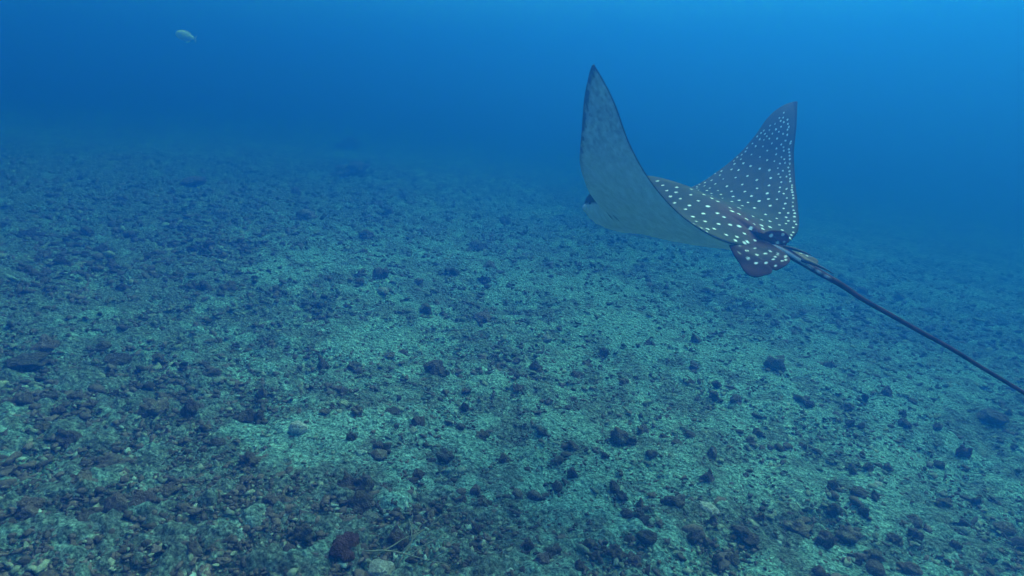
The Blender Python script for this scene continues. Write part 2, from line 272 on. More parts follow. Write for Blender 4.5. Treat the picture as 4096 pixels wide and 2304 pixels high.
 (0.908,1.943,0.102,0.062,'r','third nearest dark rounded rock in front of the fanned white shell'),
 (0.064,1.795,0.040,0.047,'r','third nearest dark rounded rock left of the ring-shaped coral cup'),
 (0.147,1.777,0.060,0.047,'k','third nearest brown knobbly coral lump left of the ring-shaped coral cup'),
 (0.111,1.723,0.052,0.039,'r','second nearest dark rounded rock left of the ring-shaped coral cup'),
 (0.228,1.692,0.039,0.045,'t','dark upright coral stub left of the ring-shaped coral cup'),
 (0.295,1.756,0.033,0.033,'r','nearest dark rounded rock left of the ring-shaped coral cup'),
 (0.365,1.752,0.073,0.040,'k','nearest brown knobbly coral lump left of the ring-shaped coral cup'),
 (0.422,1.741,0.053,0.033,'r','dark rounded rock in front of the ring-shaped coral cup'),
 (0.746,1.822,0.034,0.041,'r','fourth nearest dark rounded rock in front of the fanned white shell'),
 (0.809,1.820,0.069,0.041,'k','brown knobbly coral lump in front of the fanned white shell'),
 (1.012,2.104,0.047,0.054,'t','dark upright coral stub right of the fanned white shell'),
 (0.746,1.920,0.043,0.036,'r','second nearest dark rounded rock in front of the fanned white shell'),
 (0.330,1.807,0.027,0.017,'f','low flat brown rock left of the ring-shaped coral cup'),
 (0.675,3.305,0.068,0.045,'k','nearest brown knobbly coral lump beyond the big dark round rock'),
 (0.031,3.025,0.062,0.052,'r','dark rounded rock right of the big dark rugged rock'),
 (0.935,3.915,0.066,0.079,'c','second nearest dark pointed rock beyond the big dark round rock'),
 (0.281,1.824,0.048,0.034,'k','second nearest brown knobbly coral lump left of the ring-shaped coral cup'),
 (0.242,3.895,0.078,0.052,'P','pale stone right of the oval far-centre rock'),
 (1.718,3.606,0.148,0.098,'k','fifth nearest brown knobbly coral lump right of the big dark round rock'),
 (2.142,3.759,0.077,0.058,'r','sixth nearest dark rounded rock left of the reddish crumbly rock'),
 (2.300,3.372,0.070,0.087,'t','dark upright coral stub beyond the reddish crumbly rock'),
 (2.093,3.269,0.040,0.068,'t','dark upright coral stub left of the reddish crumbly rock'),
 (1.931,3.119,0.065,0.054,'r','fourth nearest dark rounded rock left of the reddish crumbly rock'),
 (1.834,2.930,0.057,0.051,'r','third nearest dark rounded rock left of the reddish crumbly rock'),
 (2.185,2.985,0.068,0.073,'r','nearest dark rounded rock left of the reddish crumbly rock'),
 (2.237,3.101,0.043,0.054,'c','dark pointed rock left of the reddish crumbly rock'),
 (2.359,3.009,0.058,0.063,'r','dark rounded rock beyond the reddish crumbly rock'),
 (2.466,3.375,0.053,0.035,'f','nearest low flat brown rock left of the large angular rock'),
 (2.871,3.229,0.159,0.102,'b','large dark angular rock at the right edge under the tail'),
 (3.101,3.396,0.047,0.071,'t','dark upright coral stub right of the large angular rock'),
 (1.667,3.144,0.087,0.065,'k','second nearest brown knobbly coral lump beyond the fanned white shell'),
 (1.701,3.109,0.065,0.054,'r','fifth nearest dark rounded rock left of the reddish crumbly rock'),
 (2.364,2.788,0.089,0.089,'R','reddish crumbly rock on the slope under the tail tip'),
 (1.803,2.548,0.037,0.046,'r','second nearest dark rounded rock left of the reddish crumbly rock'),
 (1.699,2.508,0.054,0.045,'k','brown knobbly coral lump left of the reddish crumbly rock'),
 (1.620,2.492,0.036,0.072,'t','second nearest dark upright coral stub beyond the olive-dark boulder'),
 (2.179,2.698,0.058,0.039,'f','low flat brown rock left of the reddish crumbly rock'),
 (1.456,2.670,0.047,0.038,'r','dark rounded rock right of the fanned white shell'),
 (1.281,2.651,0.038,0.038,'r','dark rounded rock beyond the fanned white shell'),
 (1.390,2.692,0.057,0.024,'f','low flat brown rock beyond the fanned white shell'),
 (1.442,2.351,0.051,0.043,'k','third nearest brown knobbly coral lump beyond the olive-dark boulder'),
 (1.529,2.285,0.067,0.042,'f','low flat brown rock beyond the olive-dark boulder'),
 (1.603,2.294,0.033,0.050,'t','nearest dark upright coral stub beyond the olive-dark boulder'),
 (1.355,2.164,0.064,0.064,'k','nearest brown knobbly coral lump beyond the olive-dark boulder'),
 (1.918,2.287,0.067,0.050,'k','second nearest brown knobbly coral lump in front of the reddish crumbly rock'),
 (1.490,2.180,0.056,0.048,'k','second nearest brown knobbly coral lump beyond the olive-dark boulder'),
 (1.705,2.157,0.064,0.032,'f','low flat brown rock in front of the reddish crumbly rock'),
 (1.917,2.178,0.040,0.040,'r','nearest dark rounded rock in front of the reddish crumbly rock'),
 (2.130,2.373,0.052,0.043,'k','nearest brown knobbly coral lump in front of the reddish crumbly rock'),
 (1.147,2.119,0.047,0.039,'r','dark rounded rock beyond the olive-dark boulder'),
 (1.154,2.046,0.107,0.046,'k','brown knobbly coral lump left of the olive-dark boulder'),
 (1.220,2.063,0.046,0.046,'c','dark pointed rock beyond the olive-dark boulder'),
 (1.218,1.957,0.081,0.088,'r','olive-dark boulder on the pale sand at lower right'),
 (1.360,2.012,0.091,0.068,'k','nearest brown knobbly coral lump right of the olive-dark boulder'),
 (1.650,2.073,0.062,0.054,'r','second nearest dark rounded rock right of the olive-dark boulder'),
 (1.541,2.030,0.068,0.046,'k','third nearest brown knobbly coral lump right of the olive-dark boulder'),
 (1.776,2.027,0.053,0.053,'r','second nearest dark rounded rock in front of the reddish crumbly rock'),
 (2.115,2.165,0.081,0.048,'k','third nearest brown knobbly coral lump in front of the reddish crumbly rock'),
 (1.110,1.800,0.055,0.048,'r','dark rounded rock in front of the olive-dark boulder'),
 (1.359,1.851,0.063,0.042,'b','dark angular rock right of the olive-dark boulder'),
 (1.387,1.920,0.080,0.036,'k','second nearest brown knobbly coral lump right of the olive-dark boulder'),
 (1.491,1.870,0.079,0.057,'r','nearest dark rounded rock right of the olive-dark boulder'),
 (1.316,1.910,0.029,0.043,'c','second nearest dark pointed rock right of the olive-dark boulder'),
 (1.255,1.892,0.021,0.029,'c','nearest dark pointed rock right of the olive-dark boulder'),
 (1.728,1.896,0.065,0.029,'k','fourth nearest brown knobbly coral lump right of the olive-dark boulder'),
 (1.552,3.087,0.034,0.019,'S','white shell fragment beyond the fanned white shell'),
 (1.676,2.396,0.038,0.012,'S','white shell fragment left of the reddish crumbly rock'),
 (1.984,2.398,0.044,0.017,'P','pale stone in front of the reddish crumbly rock'),
 (1.883,3.422,0.035,0.023,'P','pale stone left of the reddish crumbly rock'),
 (3.666,4.033,0.055,0.041,'S','white shell fragment beyond the large angular rock'),
 (-1.482,6.062,0.168,0.112,'r','dark rounded rock beyond the dark rugged far lump'),
 (-1.566,7.593,0.173,0.122,'b','dark angular rock in front of the wide far reef clump'),
 (-0.362,6.272,0.218,0.102,'k','third nearest brown knobbly coral lump beyond the oval far-centre rock'),
 (-1.095,4.751,0.135,0.112,'r','largest dark lump of the far group left of the ray'),
 (-1.219,4.766,0.089,0.067,'k','nearest brown knobbly coral lump left of the dark rugged far lump'),
 (-1.195,4.607,0.076,0.054,'r','dark rounded rock left of the dark rugged far lump'),
 (-0.764,4.803,0.090,0.068,'b','dark angular rock right of the dark rugged far lump'),
 (-0.512,5.204,0.110,0.074,'b','dark angular rock beyond the oval far-centre rock'),
 (-0.250,5.075,0.120,0.072,'k','nearest brown knobbly coral lump beyond the oval far-centre rock'),
 (-1.364,5.467,0.076,0.051,'k','brown knobbly coral lump beyond the dark rugged far lump'),
 (-0.068,7.757,0.142,0.125,'k','fourth nearest brown knobbly coral lump beyond the oval far-centre rock'),
 (-2.343,6.837,0.281,0.125,'k','brown knobbly coral lump in front of the wide far reef clump'),
 (-1.806,8.129,0.147,0.074,'f','low flat brown rock in front of the wide far reef clump'),
 (-2.689,10.357,0.881,0.301,'K','wide dark reef clump fading into the blue haze'),
 (-4.036,15.227,0.634,0.415,'K','tall faint reef clump, farthest shape in the blue haze'),
 (-2.893,8.161,0.147,0.111,'k','brown knobbly coral lump left of the wide far reef clump'),
 (-0.203,5.455,0.128,0.077,'k','second nearest brown knobbly coral lump beyond the oval far-centre rock'),
 (-1.569,8.677,0.118,0.098,'k','brown knobbly coral lump right of the wide far reef clump'),
 (-1.195,4.174,0.060,0.040,'r','dark rounded rock in front of the dark rugged far lump'),
 (-1.391,4.132,0.079,0.049,'k','second nearest brown knobbly coral lump left of the dark rugged far lump'),
 (-1.004,4.486,0.085,0.048,'P','pale stone in front of the dark rugged far lump'),
 (-4.095,7.754,0.380,0.157,'b','far dark block-shaped rock alone on the hazy left bed'),
 (-3.847,5.394,0.131,0.093,'r','dark rounded rock left of the far dark block'),
 (-4.065,4.977,0.138,0.103,'k','second nearest brown knobbly coral lump beyond the dome-shaped dark rock'),
 (-3.305,4.294,0.106,0.090,'r','dark rounded rock beyond the dome-shaped dark rock'),
 (-3.035,4.445,0.094,0.094,'r','third nearest dark rounded rock in front of the far dark block'),
 (-3.328,3.978,0.126,0.063,'k','nearest brown knobbly coral lump beyond the dome-shaped dark rock'),
 (-2.705,4.009,0.085,0.064,'r','dark rounded rock right of the dome-shaped dark rock'),
 (-2.292,4.152,0.088,0.073,'k','nearest brown knobbly coral lump in front of the far dark block'),
 (-2.207,4.173,0.104,0.089,'k','second nearest brown knobbly coral lump in front of the far dark block'),
 (-2.723,5.027,0.105,0.070,'r','second nearest dark rounded rock in front of the far dark block'),
 (-2.615,5.137,0.107,0.080,'r','nearest dark rounded rock in front of the far dark block'),
 (-2.056,4.210,0.120,0.090,'k','brown knobbly coral lump beyond the lone pointed rock'),
 (-3.404,4.899,0.137,0.068,'k','brown knobbly coral lump left of the far dark block'),
 (-3.094,6.410,0.197,0.109,'P','pale stone in front of the far dark block'),
 (3.747,6.209,0.117,0.104,'r','second nearest dark rounded rock beyond the large angular rock'),
 (4.127,6.162,0.117,0.088,'k','brown knobbly coral lump beyond the large angular rock'),
 (4.199,5.795,0.111,0.069,'r','nearest dark rounded rock beyond the large angular rock'),
 (2.567,5.066,0.085,0.048,'f','second nearest low flat brown rock left of the large angular rock'),
 (2.119,4.757,0.057,0.057,'r','fourth nearest dark rounded rock beyond the big dark round rock'),
 (2.057,5.085,0.097,0.048,'k','third nearest brown knobbly coral lump beyond the big dark round rock'),
]
LOBE = (0.3861, 2.9854, 1.0038)
SPECK = (-3.7525, 7.5396, 2.2188)


# ------------------------------------------------------------------ materials
def new_mat(name):
    m = bpy.data.materials.new(name)
    m.use_nodes = True
    nt = m.node_tree
    b = nt.nodes['Principled BSDF']
    b.inputs['Roughness'].default_value = 0.85
    b.inputs['Specular IOR Level'].default_value = 0.15
    return m, nt, b

def node(nt, kind, **kw):
    n = nt.nodes.new(kind)
    for k, v in kw.items():
        if k in n.inputs: n.inputs[k].default_value = v
        else: setattr(n, k, v)
    return n

def noise(nt, coord, scale, detail=4.0, rough=0.6):
    n = node(nt, 'ShaderNodeTexNoise')
    n.inputs['Scale'].default_value = scale
    n.inputs['Detail'].default_value = detail
    n.inputs['Roughness'].default_value = rough
    nt.links.new(coord, n.inputs['Vector'])
    return n.outputs['Fac']

def ramp(nt, fac, stops):
    r = node(nt, 'ShaderNodeValToRGB')
    e = r.color_ramp.elements
    while len(e) < len(stops): e.new(0.5)
    for i, (p, c) in enumerate(stops):
        e[i].position = p
        e[i].color = (*c, 1) if len(c) == 3 else c
    nt.links.new(fac, r.inputs['Fac'])
    return r.outputs['Color']

def mix(nt, fac, a, b, blend='MIX'):
    m = node(nt, 'ShaderNodeMix', data_type='RGBA', blend_type=blend)
    for s, v in ((m.inputs[0], fac), (m.inputs[6], a), (m.inputs[7], b)):
        if isinstance(v, (int, float)): s.default_value = v
        elif isinstance(v, tuple): s.default_value = (*v, 1)
        else: nt.links.new(v, s)
    return m.outputs[2]

def bump(nt, b, height, dist, strength=1.0):
    n = node(nt, 'ShaderNodeBump')
    n.inputs['Distance'].default_value = dist
    n.inputs['Strength'].default_value = strength
    nt.links.new(height, n.inputs['Height'])
    nt.links.new(n.outputs[0], b.inputs['Normal'])

def grey(v): return (v, v, v)

# seabed: pale sand with brown algal turf, broken coral grit
m_bed, nt, b = new_mat('seabed_sand_and_turf')
tc = node(nt, 'ShaderNodeTexCoord').outputs['Object']
att = node(nt, 'ShaderNodeAttribute', attribute_name='pigment').outputs['Color']
fine = noise(nt, tc, 26, 7, 0.78)
grit = noise(nt, tc, 95, 3, 0.6)
vor = node(nt, 'ShaderNodeTexVoronoi'); vor.inputs['Scale'].default_value = 42
nt.links.new(tc, vor.inputs['Vector'])
sand = ramp(nt, fine, [(0.34, (0.14, 0.23, 0.21)), (0.5, (0.31, 0.53, 0.48)), (0.64, (0.45, 0.74, 0.68))])
turf = ramp(nt, fine, [(0.34, (0.10, 0.082, 0.075)), (0.50, (0.19, 0.225, 0.20)), (0.64, (0.34, 0.48, 0.43))])
base = mix(nt, att, sand, turf)
specks = ramp(nt, grit, [(0.36, grey(0.36)), (0.50, grey(1.0)), (0.64, grey(1.6))])
base = mix(nt, 1.0, base, specks, 'MULTIPLY')
nt.links.new(base, b.inputs['Base Color'])
h = node(nt, 'ShaderNodeMath', operation='ADD')
nt.links.new(fine, h.inputs[0])
h2 = node(nt, 'ShaderNodeMath', operation='MULTIPLY'); h2.inputs[1].default_value = -0.8
nt.links.new(vor.outputs['Distance'], h2.inputs[0]); nt.links.new(h2.outputs[0], h.inputs[1])
bump(nt, b, h.outputs[0], 0.05)

def rock_mat(name, dark, mid, light, scale=18):
    m, nt, b = new_mat(name)
    tc = node(nt, 'ShaderNodeTexCoord').outputs['Object']
    oi = node(nt, 'ShaderNodeObjectInfo')
    mp = node(nt, 'ShaderNodeVectorMath', operation='MULTIPLY_ADD')
    mp.inputs[1].default_value = (1, 1, 1)
    nt.links.new(tc, mp.inputs[0]); nt.links.new(oi.outputs['Location'], mp.inputs[2])
    n1 = noise(nt, mp.outputs[0], 1.6, 6, 0.7)
    n2 = noise(nt, mp.outputs[0], 7, 4, 0.7)
    c = ramp(nt, n1, [(0.34, dark), (0.55, mid), (0.72, light)])
    c = mix(nt, 1.0, c, ramp(nt, n2, [(0.3, grey(0.5)), (0.5, grey(1.0)), (0.72, grey(1.6))]), 'MULTIPLY')
    tone = ramp(nt, oi.outputs['Random'], [(0.0, grey(0.65)), (0.5, grey(0.95)), (1.0, grey(1.4))])
    c = mix(nt, 1.0, c, tone, 'MULTIPLY')
    nt.links.new(c, b.inputs['Base Color'])
    bump(nt, b, n2, 0.25, 0.8)
    return m

m_rock = rock_mat('algae_covered_rock', (0.17, 0.098, 0.090), (0.27, 0.175, 0.155), (0.36, 0.31, 0.26))
m_coral = rock_mat('dead_coral_rock', (0.15, 0.088, 0.076), (0.26, 0.185, 0.145), (0.38, 0.38, 0.30))
m_red = rock_mat('red_coralline_rock', (0.10, 0.034, 0.034), (0.18, 0.068, 0.062), (0.25, 0.14, 0.12))
m_pale = rock_mat('pale_limestone', (0.32, 0.30, 0.26), (0.55, 0.53, 0.48), (0.75, 0.73, 0.69))
m_shell = rock_mat('white_shell', (0.6, 0.6, 0.57), (0.78, 0.77, 0.74), (0.85, 0.84, 0.82))

m_rubble, nt, b = new_mat('loose_rubble')
tc = node(nt, 'ShaderNodeTexCoord').outputs['Object']
att = node(nt, 'ShaderNodeAttribute', attribute_name='pigment').outputs['Color']
n2 = noise(nt, tc, 60, 4, 0.7)
nt.links.new(mix(nt, 1.0, att, ramp(nt, n2, [(0.3, grey(0.55)), (0.5, grey(1.0)), (0.7, grey(1.5))]), 'MULTIPLY'), b.inputs['Base Color'])
bump(nt, b, n2, 0.01)

m_skin, nt, b = new_mat('ray_skin')
tc = node(nt, 'ShaderNodeTexCoord').outputs['Object']
att = node(nt, 'ShaderNodeAttribute', attribute_name='pigment').outputs['Color']
n2 = noise(nt, tc, 26, 4, 0.6)
nt.links.new(mix(nt, 1.0, att, ramp(nt, n2, [(0.3, grey(0.82)), (0.7, grey(1.15))]), 'MULTIPLY'), b.inputs['Base Color'])
b.inputs['Roughness'].default_value = 0.75
b.inputs['Specular IOR Level'].default_value = 0.06
bump(nt, b, noise(nt, tc, 90, 3, 0.5), 0.002, 0.5)

def plain(name, c, rough=0.6):
    m, nt, b = new_mat(name)
    tc = node(nt, 'ShaderNodeTexCoord').outputs['Object']
    n = noise(nt, tc, 40, 3, 0.6)
    lo = tuple(x * 0.75 for x in c); hi = tuple(min(1, x * 1.25) for x in c)
    nt.links.new(ramp(nt, n, [(0.3, lo), (0.7, hi)]), b.inputs['Base Color'])
    b.inputs['Roughness'].default_value = rough
    return m

m_dark_skin = plain('dark_barb', (0.035, 0.024, 0.022))
m_eye = plain('dark_eye', (0.02, 0.012, 0.012), 0.25)
m_lobe = plain('pale_snout_skin', (0.74, 0.74, 0.72))
m_speck = plain('yellow_speck', (0.86, 0.84, 0.24))
m_twig = plain('dead_coral_twig', (0.24, 0.22, 0.16))

# ------------------------------------------------------------------ seabed
NR = 900
ang = np.radians(np.concatenate([np.linspace(-150, -51, 50), np.linspace(-50.7, 50.7, 470), np.linspace(51, 150, 50)]))
NA = len(ang)
rad = 0.35 * (60 / 0.35) ** np.linspace(0, 1, NR)
AG, RG = np.meshgrid(ang, rad, indexing='ij')
X, Y = RG * np.sin(AG), RG * np.cos(AG) - 0.2
Z = seabed_z(X, Y)
M = rubble_mask(X, Y)
lump = np.clip(fbm(X / 0.09, Y / 0.09, 31, 3), -0.5, 0.6)
Z = Z + (0.016 + 0.050 * M) * lump * np.clip(14 / RG, 0, 1) + (0.006 + 0.016 * M) * fbm(X / 0.032, Y / 0.032, 35, 2)
idx = np.arange(NA * NR).reshape(NA, NR)
F = np.stack([idx[:-1, :-1], idx[:-1, 1:], idx[1:, 1:], idx[1:, :-1]], -1).reshape(-1, 4)
turfm = sstep(0.10, 0.80, 0.42 + 0.85 * (M - 0.4) + 0.95 * fbm(X / 0.15, Y / 0.15, 44, 4, 0.7))
seabed = link_mesh('seabed', np.stack([X, Y, Z], -1).reshape(-1, 3), F, m_bed,
                   colors=np.repeat(turfm.reshape(-1, 1), 3, 1))
tag(seabed, kind='structure')

# ------------------------------------------------------------------ stone shapes
def ico(sub):
    bm = bmesh.new()
    bmesh.ops.create_icosphere(bm, subdivisions=sub, radius=1.0)
    bm.verts.ensure_lookup_table()
    v = np.array([p.co[:] for p in bm.verts]); f = np.array([[q.index for q in p.verts] for p in bm.faces])
    bm.free()
    return v, f

def unit(n, r):
    a = r.normal(size=(n, 3))
    return a / np.linalg.norm(a, axis=1, keepdims=True)

def lumpy(v, r, waves=((1.7, 0.16), (3.5, 0.10), (7.5, 0.06)), lobes=0, lobe_h=0.35, lobe_k=9.0):
    d = np.zeros(len(v))
    for k, a in waves:
        for q in range(5):
            w = unit(1, r)[0] * k * r.uniform(0.7, 1.3)
            d += a * 0.6 * np.sin(v @ w + r.uniform(0, 6.28))
    if lobes:
        c = unit(lobes, r); c[:, 2] = np.abs(c[:, 2]) * 0.8; c /= np.linalg.norm(c, axis=1, keepdims=True)
        dd = 1 - v @ c.T
        d += lobe_h * (np.exp(-lobe_k * dd)).max(1) - lobe_h * 0.35
    return v * (1 + d)[:, None]

ICO3, ICO2, ICO1 = ico(4), ico(2), ico(1)

def facet(v, r, n=9, lo=0.55, hi=0.85):
    for q in unit(n, r):
        s = v @ q; t = r.uniform(lo, hi)
        v = v - np.clip(s - t, 0, None)[:, None] * q * 0.85
    return v

def stone(kind, seed):
    r = np.random.default_rng(seed)
    v = ICO3[0].copy()
    if kind == 'r':      # rounded lump
        v = lumpy(facet(v, r, 6, 0.7, 0.95), r, ((1.7, .16), (4, .10), (9, .07), (15, .04)), 9, .35, 10)
    elif kind == 'f':    # flat slab
        v = lumpy(facet(v, r, 8), r, ((1.7, .18), (4, .09), (9, .05)))
        v[:, 2] *= 0.8
    elif kind == 'k':    # knobbly, many lobes
        v = lumpy(v, r, ((1.9, .18), (4, .09), (9, .05)), 14, .6, 16)
    elif kind == 'K':    # wide reef clump
        v = lumpy(v, r, ((1.9, .22), (5, .12), (11, .07)), 18, .6, 14)
    elif kind == 't':    # upright stub
        v = lumpy(v, r, ((1.5, .14), (4, .08), (9, .05)), 6, .35, 9)
        v[:, :2] *= (0.85 + 0.25 * np.sin(2.2 * v[:, 2:3] + r.uniform(0, 6)))
    elif kind == 'c':    # pointed cone
        v = lumpy(v, r, ((1.5, .08), (4, .07), (9, .05)))
        v[:, :2] *= np.clip(0.72 - 0.34 * v[:, 2:3], 0.22, 1.1)
        v[:, 0] += 0.3 * np.clip(v[:, 2], 0, 2)
        v = lumpy(v, r, ((2.5, .12), (6, .08), (12, .05)), 6, .35, 12)
    elif kind == 'b':    # angular block
        v = lumpy(facet(v * 1.25, r, 14, 0.6, 0.8), r, ((1.7, .05), (5, .04), (10, .03)))
    elif kind == 'P':
        v = lumpy(facet(v, r, 7, 0.65, 0.9), r, ((1.7, .12), (4, .07), (9, .03)))
    v[:, 2] -= 0.0
    mn, mx = v.min(0), v.max(0)
    v = (v - (mn + mx) / 2) / (mx - mn)          # unit bounding box, centred
    v[:, 2] += 0.5
    return v, ICO3[1]

# ------------------------------------------------------------------ the single stones, corals and shells
KIND = {'r': ('rounded_rock', 'rock', m_rock), 'f': ('flat_rock', 'rock', m_coral), 'k': ('knobbly_coral_rock', 'coral rock', m_coral),
        'K': ('reef_clump', 'reef clump', m_rock), 't': ('upright_coral_stub', 'coral stub', m_rock), 'c': ('pointed_rock', 'rock', m_rock),
        'b': ('angular_rock', 'rock', m_rock), 'R': ('red_crusted_rock', 'rock', m_red), 'P': ('pale_stone', 'stone', m_pale)}
proto = {}
def stone_mesh(kind, k):
    if (kind, k) not in proto:
        nm, cat, mt = KIND[kind]
        v, f = stone('k' if kind == 'R' else kind, 100 + 37 * k + 1009 * ord(kind))
        o = link_mesh(nm, v, f, mt)
        proto[(kind, k)] = o.data
        bpy.data.objects.remove(o)
    return proto[(kind, k)]

def shell_mesh():
    """a curved broken valve: ribbed fan with thickness"""
    n, m = 22, 9
    vs = []
    for sgn in (0, 1):
        for i in range(n + 1):
            a = math.radians(-78 + 156 * i / n)
            for j in range(m + 1):
                t = j / m
                r_ = t * (1 + 0.05 * math.sin(i * 2.4) + 0.08 * math.sin(i * .9))
                zz = 0.34 * (1 - (2 * t - 1) ** 2) ** 0.5 * math.cos(a) ** 0.6 + 0.015 * math.cos(i * math.pi) * t
                vs.append((r_ * math.sin(a) * 0.6, r_ * math.cos(a) - 0.5, zz - 0.05 * sgn))
    W = (n + 1) * (m + 1)
    fs = []
    g = lambda s, i, j: s * W + i * (m + 1) + j
    for i in range(n):
        for j in range(m):
            fs.append((g(0, i, j), g(0, i + 1, j), g(0, i + 1, j + 1), g(0, i, j + 1)))
            fs.append((g(1, i, j), g(1, i, j + 1), g(1, i + 1, j + 1), g(1, i + 1, j)))
    for i in range(n):
        fs.append((g(0, i, m), g(0, i + 1, m), g(1, i + 1, m), g(1, i, m)))
    for j in range(m):
        fs.append((g(0, 0, j), g(0, 0, j + 1), g(1, 0, j + 1), g(1, 0, j)))
        fs.append((g(0, n, j + 1), g(0, n, j), g(1, n, j), g(1, n, j + 1)))
    return vs, fs

def cup_mesh(r):
    """ring-shaped coral cup: a thick uneven rim round a hollow"""
    n, prof = 48, [(0.30, 0.0), (0.40, 0.12), (0.48, 0.38), (0.50, 0.62), (0.46, 0.82), (0.38, 0.90), (0.30, 0.82), (0.24, 0.60), (0.16, 0.45), (0.0, 0.40)]
    vs, fs = [], []
    for i in range(n):
        a = 2 * math.pi * i / n
        wob = 1 + 0.07 * math.sin(3 * a + 1) + 0.05 * math.sin(7 * a) + 0.04 * math.sin(13 * a + 2)
        for (pr, pz) in prof[:-1]:
            vs.append((pr * wob * math.cos(a), pr * wob * math.sin(a), pz * (1 + 0.10 * math.sin(2 * a) + 0.05 * math.sin(9 * a))))
    m = len(prof) - 1
    vs.append((0, 0, 0.40))
    for i in range(n):
        j = (i + 1) % n
        for k in range(m - 1):
            fs.append((i * m + k, j * m + k, j * m + k + 1, i * m + k + 1))
        fs.append((i * m + m - 1, j * m + m - 1, len(vs) - 1))
    return vs, fs

for q, (rx, ry, rw, rh, kind, label) in enumerate(ROCKS):
    r = np.random.default_rng(q + 5)
    z = float(seabed_z(np.array([rx]), np.array([ry]))[0])
    group = 'rubble stones and dead coral lumps on the seabed'
    if kind in KIND:
        nm, cat, mt = KIND[kind]
        o = bpy.data.objects.new(nm, stone_mesh(kind, q % 9))
        col.objects.link(o)
        depth = rw * r.uniform(0.75, 1.05)
        o.scale = (rw * 1.02, depth * 1.02, rh * 1.20)
        o.rotation_euler = (r.uniform(-.25, .25), r.uniform(-.25, .25), r.uniform(-.7, .7) + (math.pi if r.random() < .5 else 0))
        o.location = (rx, ry + depth * 0.35, z - rh * 0.40)
        tag(o, label, cat, group)
    elif kind == 'S':
        vs, fs = shell_mesh()
        o = link_mesh('shell_fragment', vs, fs, m_shell)
        o.scale = (rw * 1.0, rw * 0.9, rw * 0.85)
        o.rotation_euler = (r.uniform(-.1, .35), r.uniform(-.3, .3), r.uniform(0, 6.28))
        o.location = (rx, ry + rw * 0.3, z + rw * 0.03)
        tag(o, label, 'shell', 'white shell fragments on the seabed')
    elif kind == 'W':
        v, f = stone('P', 771)
        o = link_mesh('pale_stone', v, f, m_shell)
        o.scale = (rw * 1.05, rw * 0.8, rh * 1.1)
        o.location = (rx, ry + rw * .3, z - rh * .15)
        tag(o, label, 'stone', group)
    elif kind == 'O':
        vs, fs = cup_mesh(r)
        o = link_mesh('coral_cup', vs, fs, m_coral)
        o.scale = (rw * 1.05, rw * 1.05, rw * 0.55)
        o.rotation_euler = (-0.25, 0.1, 0)
        o.location = (rx, ry + rw * .45, z - rw * .06)
        tag(o, label, 'coral', 'dead corals on the seabed')

# ------------------------------------------------------------------ loose rubble too small to pick apart
def chunk(v, seed):
    """a broken bit of coral: bent, knobbed and snapped off"""
    r = np.random.default_rng(seed)
    v = lumpy(v.copy(), r, ((1.7, .26), (4.5, .26)), 4, .5, 7)
    v = facet(v, r, 5, .45, .8)
    v = v * np.array([r.uniform(.8, 1.25), r.uniform(.65, 1.0), r.uniform(.6, .95)])
    v[:, 2] += r.uniform(-.2, .2) * v[:, 0] ** 2
    v[:, 1] += r.uniform(-.25, .25) * v[:, 0] ** 2
    return v + r.normal(0, .05, v.shape)

def rubble(n_near, n_far):
    V, FC, C = [], [], []
    off = 0
    vari1 = [chunk(ICO2[0], 900 + k) for k in range(24)]
    vari0 = [chunk(ICO1[0], 700 + k) for k in range(24)]
    for n, r0, r1, var, fc, smin, smax in ((n_near, 1.1, 3.6, vari1, ICO2[1], 0.006, 0.026), (n_far, 1.6, 13.0, vari0, ICO1[1], 0.006, 0.024)):
        a = rng.uniform(math.radians(-58), math.radians(58), n)
        # denser near, thinning with distance
        rr = r0 * (r1 / r0) ** (rng.random(n) ** 0.85)
        x, y = rr * np.sin(a), rr * np.cos(a)
        m = rubble_mask(x, y)
        keep = rng.random(n) < (0.50 + 0.50 * m)
        x, y, rr, m = x[keep], y[keep], rr[keep], m[keep]
        if fc is ICO2[1]:
            for (rx, ry, rw, rh, kd, lb) in ROCKS:
                q = int(rng.integers(1, 5)) if ry < 6 else 1
                aa = rng.uniform(0, 6.283, q); dd = rw * rng.uniform(.5, 1.25, q)
                x = np.concatenate([x, rx + dd * np.cos(aa)]); y = np.concatenate([y, ry + rw * .35 + dd * np.sin(aa)])
                rr = np.concatenate([rr, np.full(q, max(3.2, ry))]); m = np.concatenate([m, np.full(q, 1.0)])
        k = len(x)
        size = smin * (smax / smin) ** (rng.random(k) ** 2.1)
        size *= np.clip(rr / 3.2, 0.8, 1.9) * (0.7 + 0.5 * m)
        z = seabed_z(x, y)
        for i in range(k):
            v = var[i % 24]
            s = size[i]
            sc = np.array([s * rng.uniform(.75, 1.35), s * rng.uniform(.7, 1.2), s * rng.uniform(.5, .95)])
            t = rng.uniform(0, 6.283); ct, st_ = math.cos(t), math.sin(t)
            p = v * sc
            tl = rng.uniform(-.5, .5)
            p = np.stack([p[:, 0] * math.cos(tl) - p[:, 2] * math.sin(tl), p[:, 1], p[:, 0] * math.sin(tl) + p[:, 2] * math.cos(tl)], 1)
            p = np.stack([p[:, 0] * ct - p[:, 1] * st_, p[:, 0] * st_ + p[:, 1] * ct, p[:, 2]], 1)
            V.append(p + (x[i], y[i], z[i] + s * rng.uniform(-.1, .35)))
            FC.append(fc + off); off += len(v)
            u = rng.random()
            if u < 0.42 + 0.42 * m[i]: c = np.array([0.130, 0.088, 0.078]) * rng.uniform(.6, 1.6)
            elif u < 0.975: c = np.array([0.26, 0.28, 0.22]) * rng.uniform(.6, 1.3)
            else: c = np.array([0.36, 0.46, 0.42]) * rng.uniform(.7, 1.1)
            C.append(np.repeat(c[None], len(v), 0))
    return np.concatenate(V), np.concatenate(FC), np.concatenate(C)

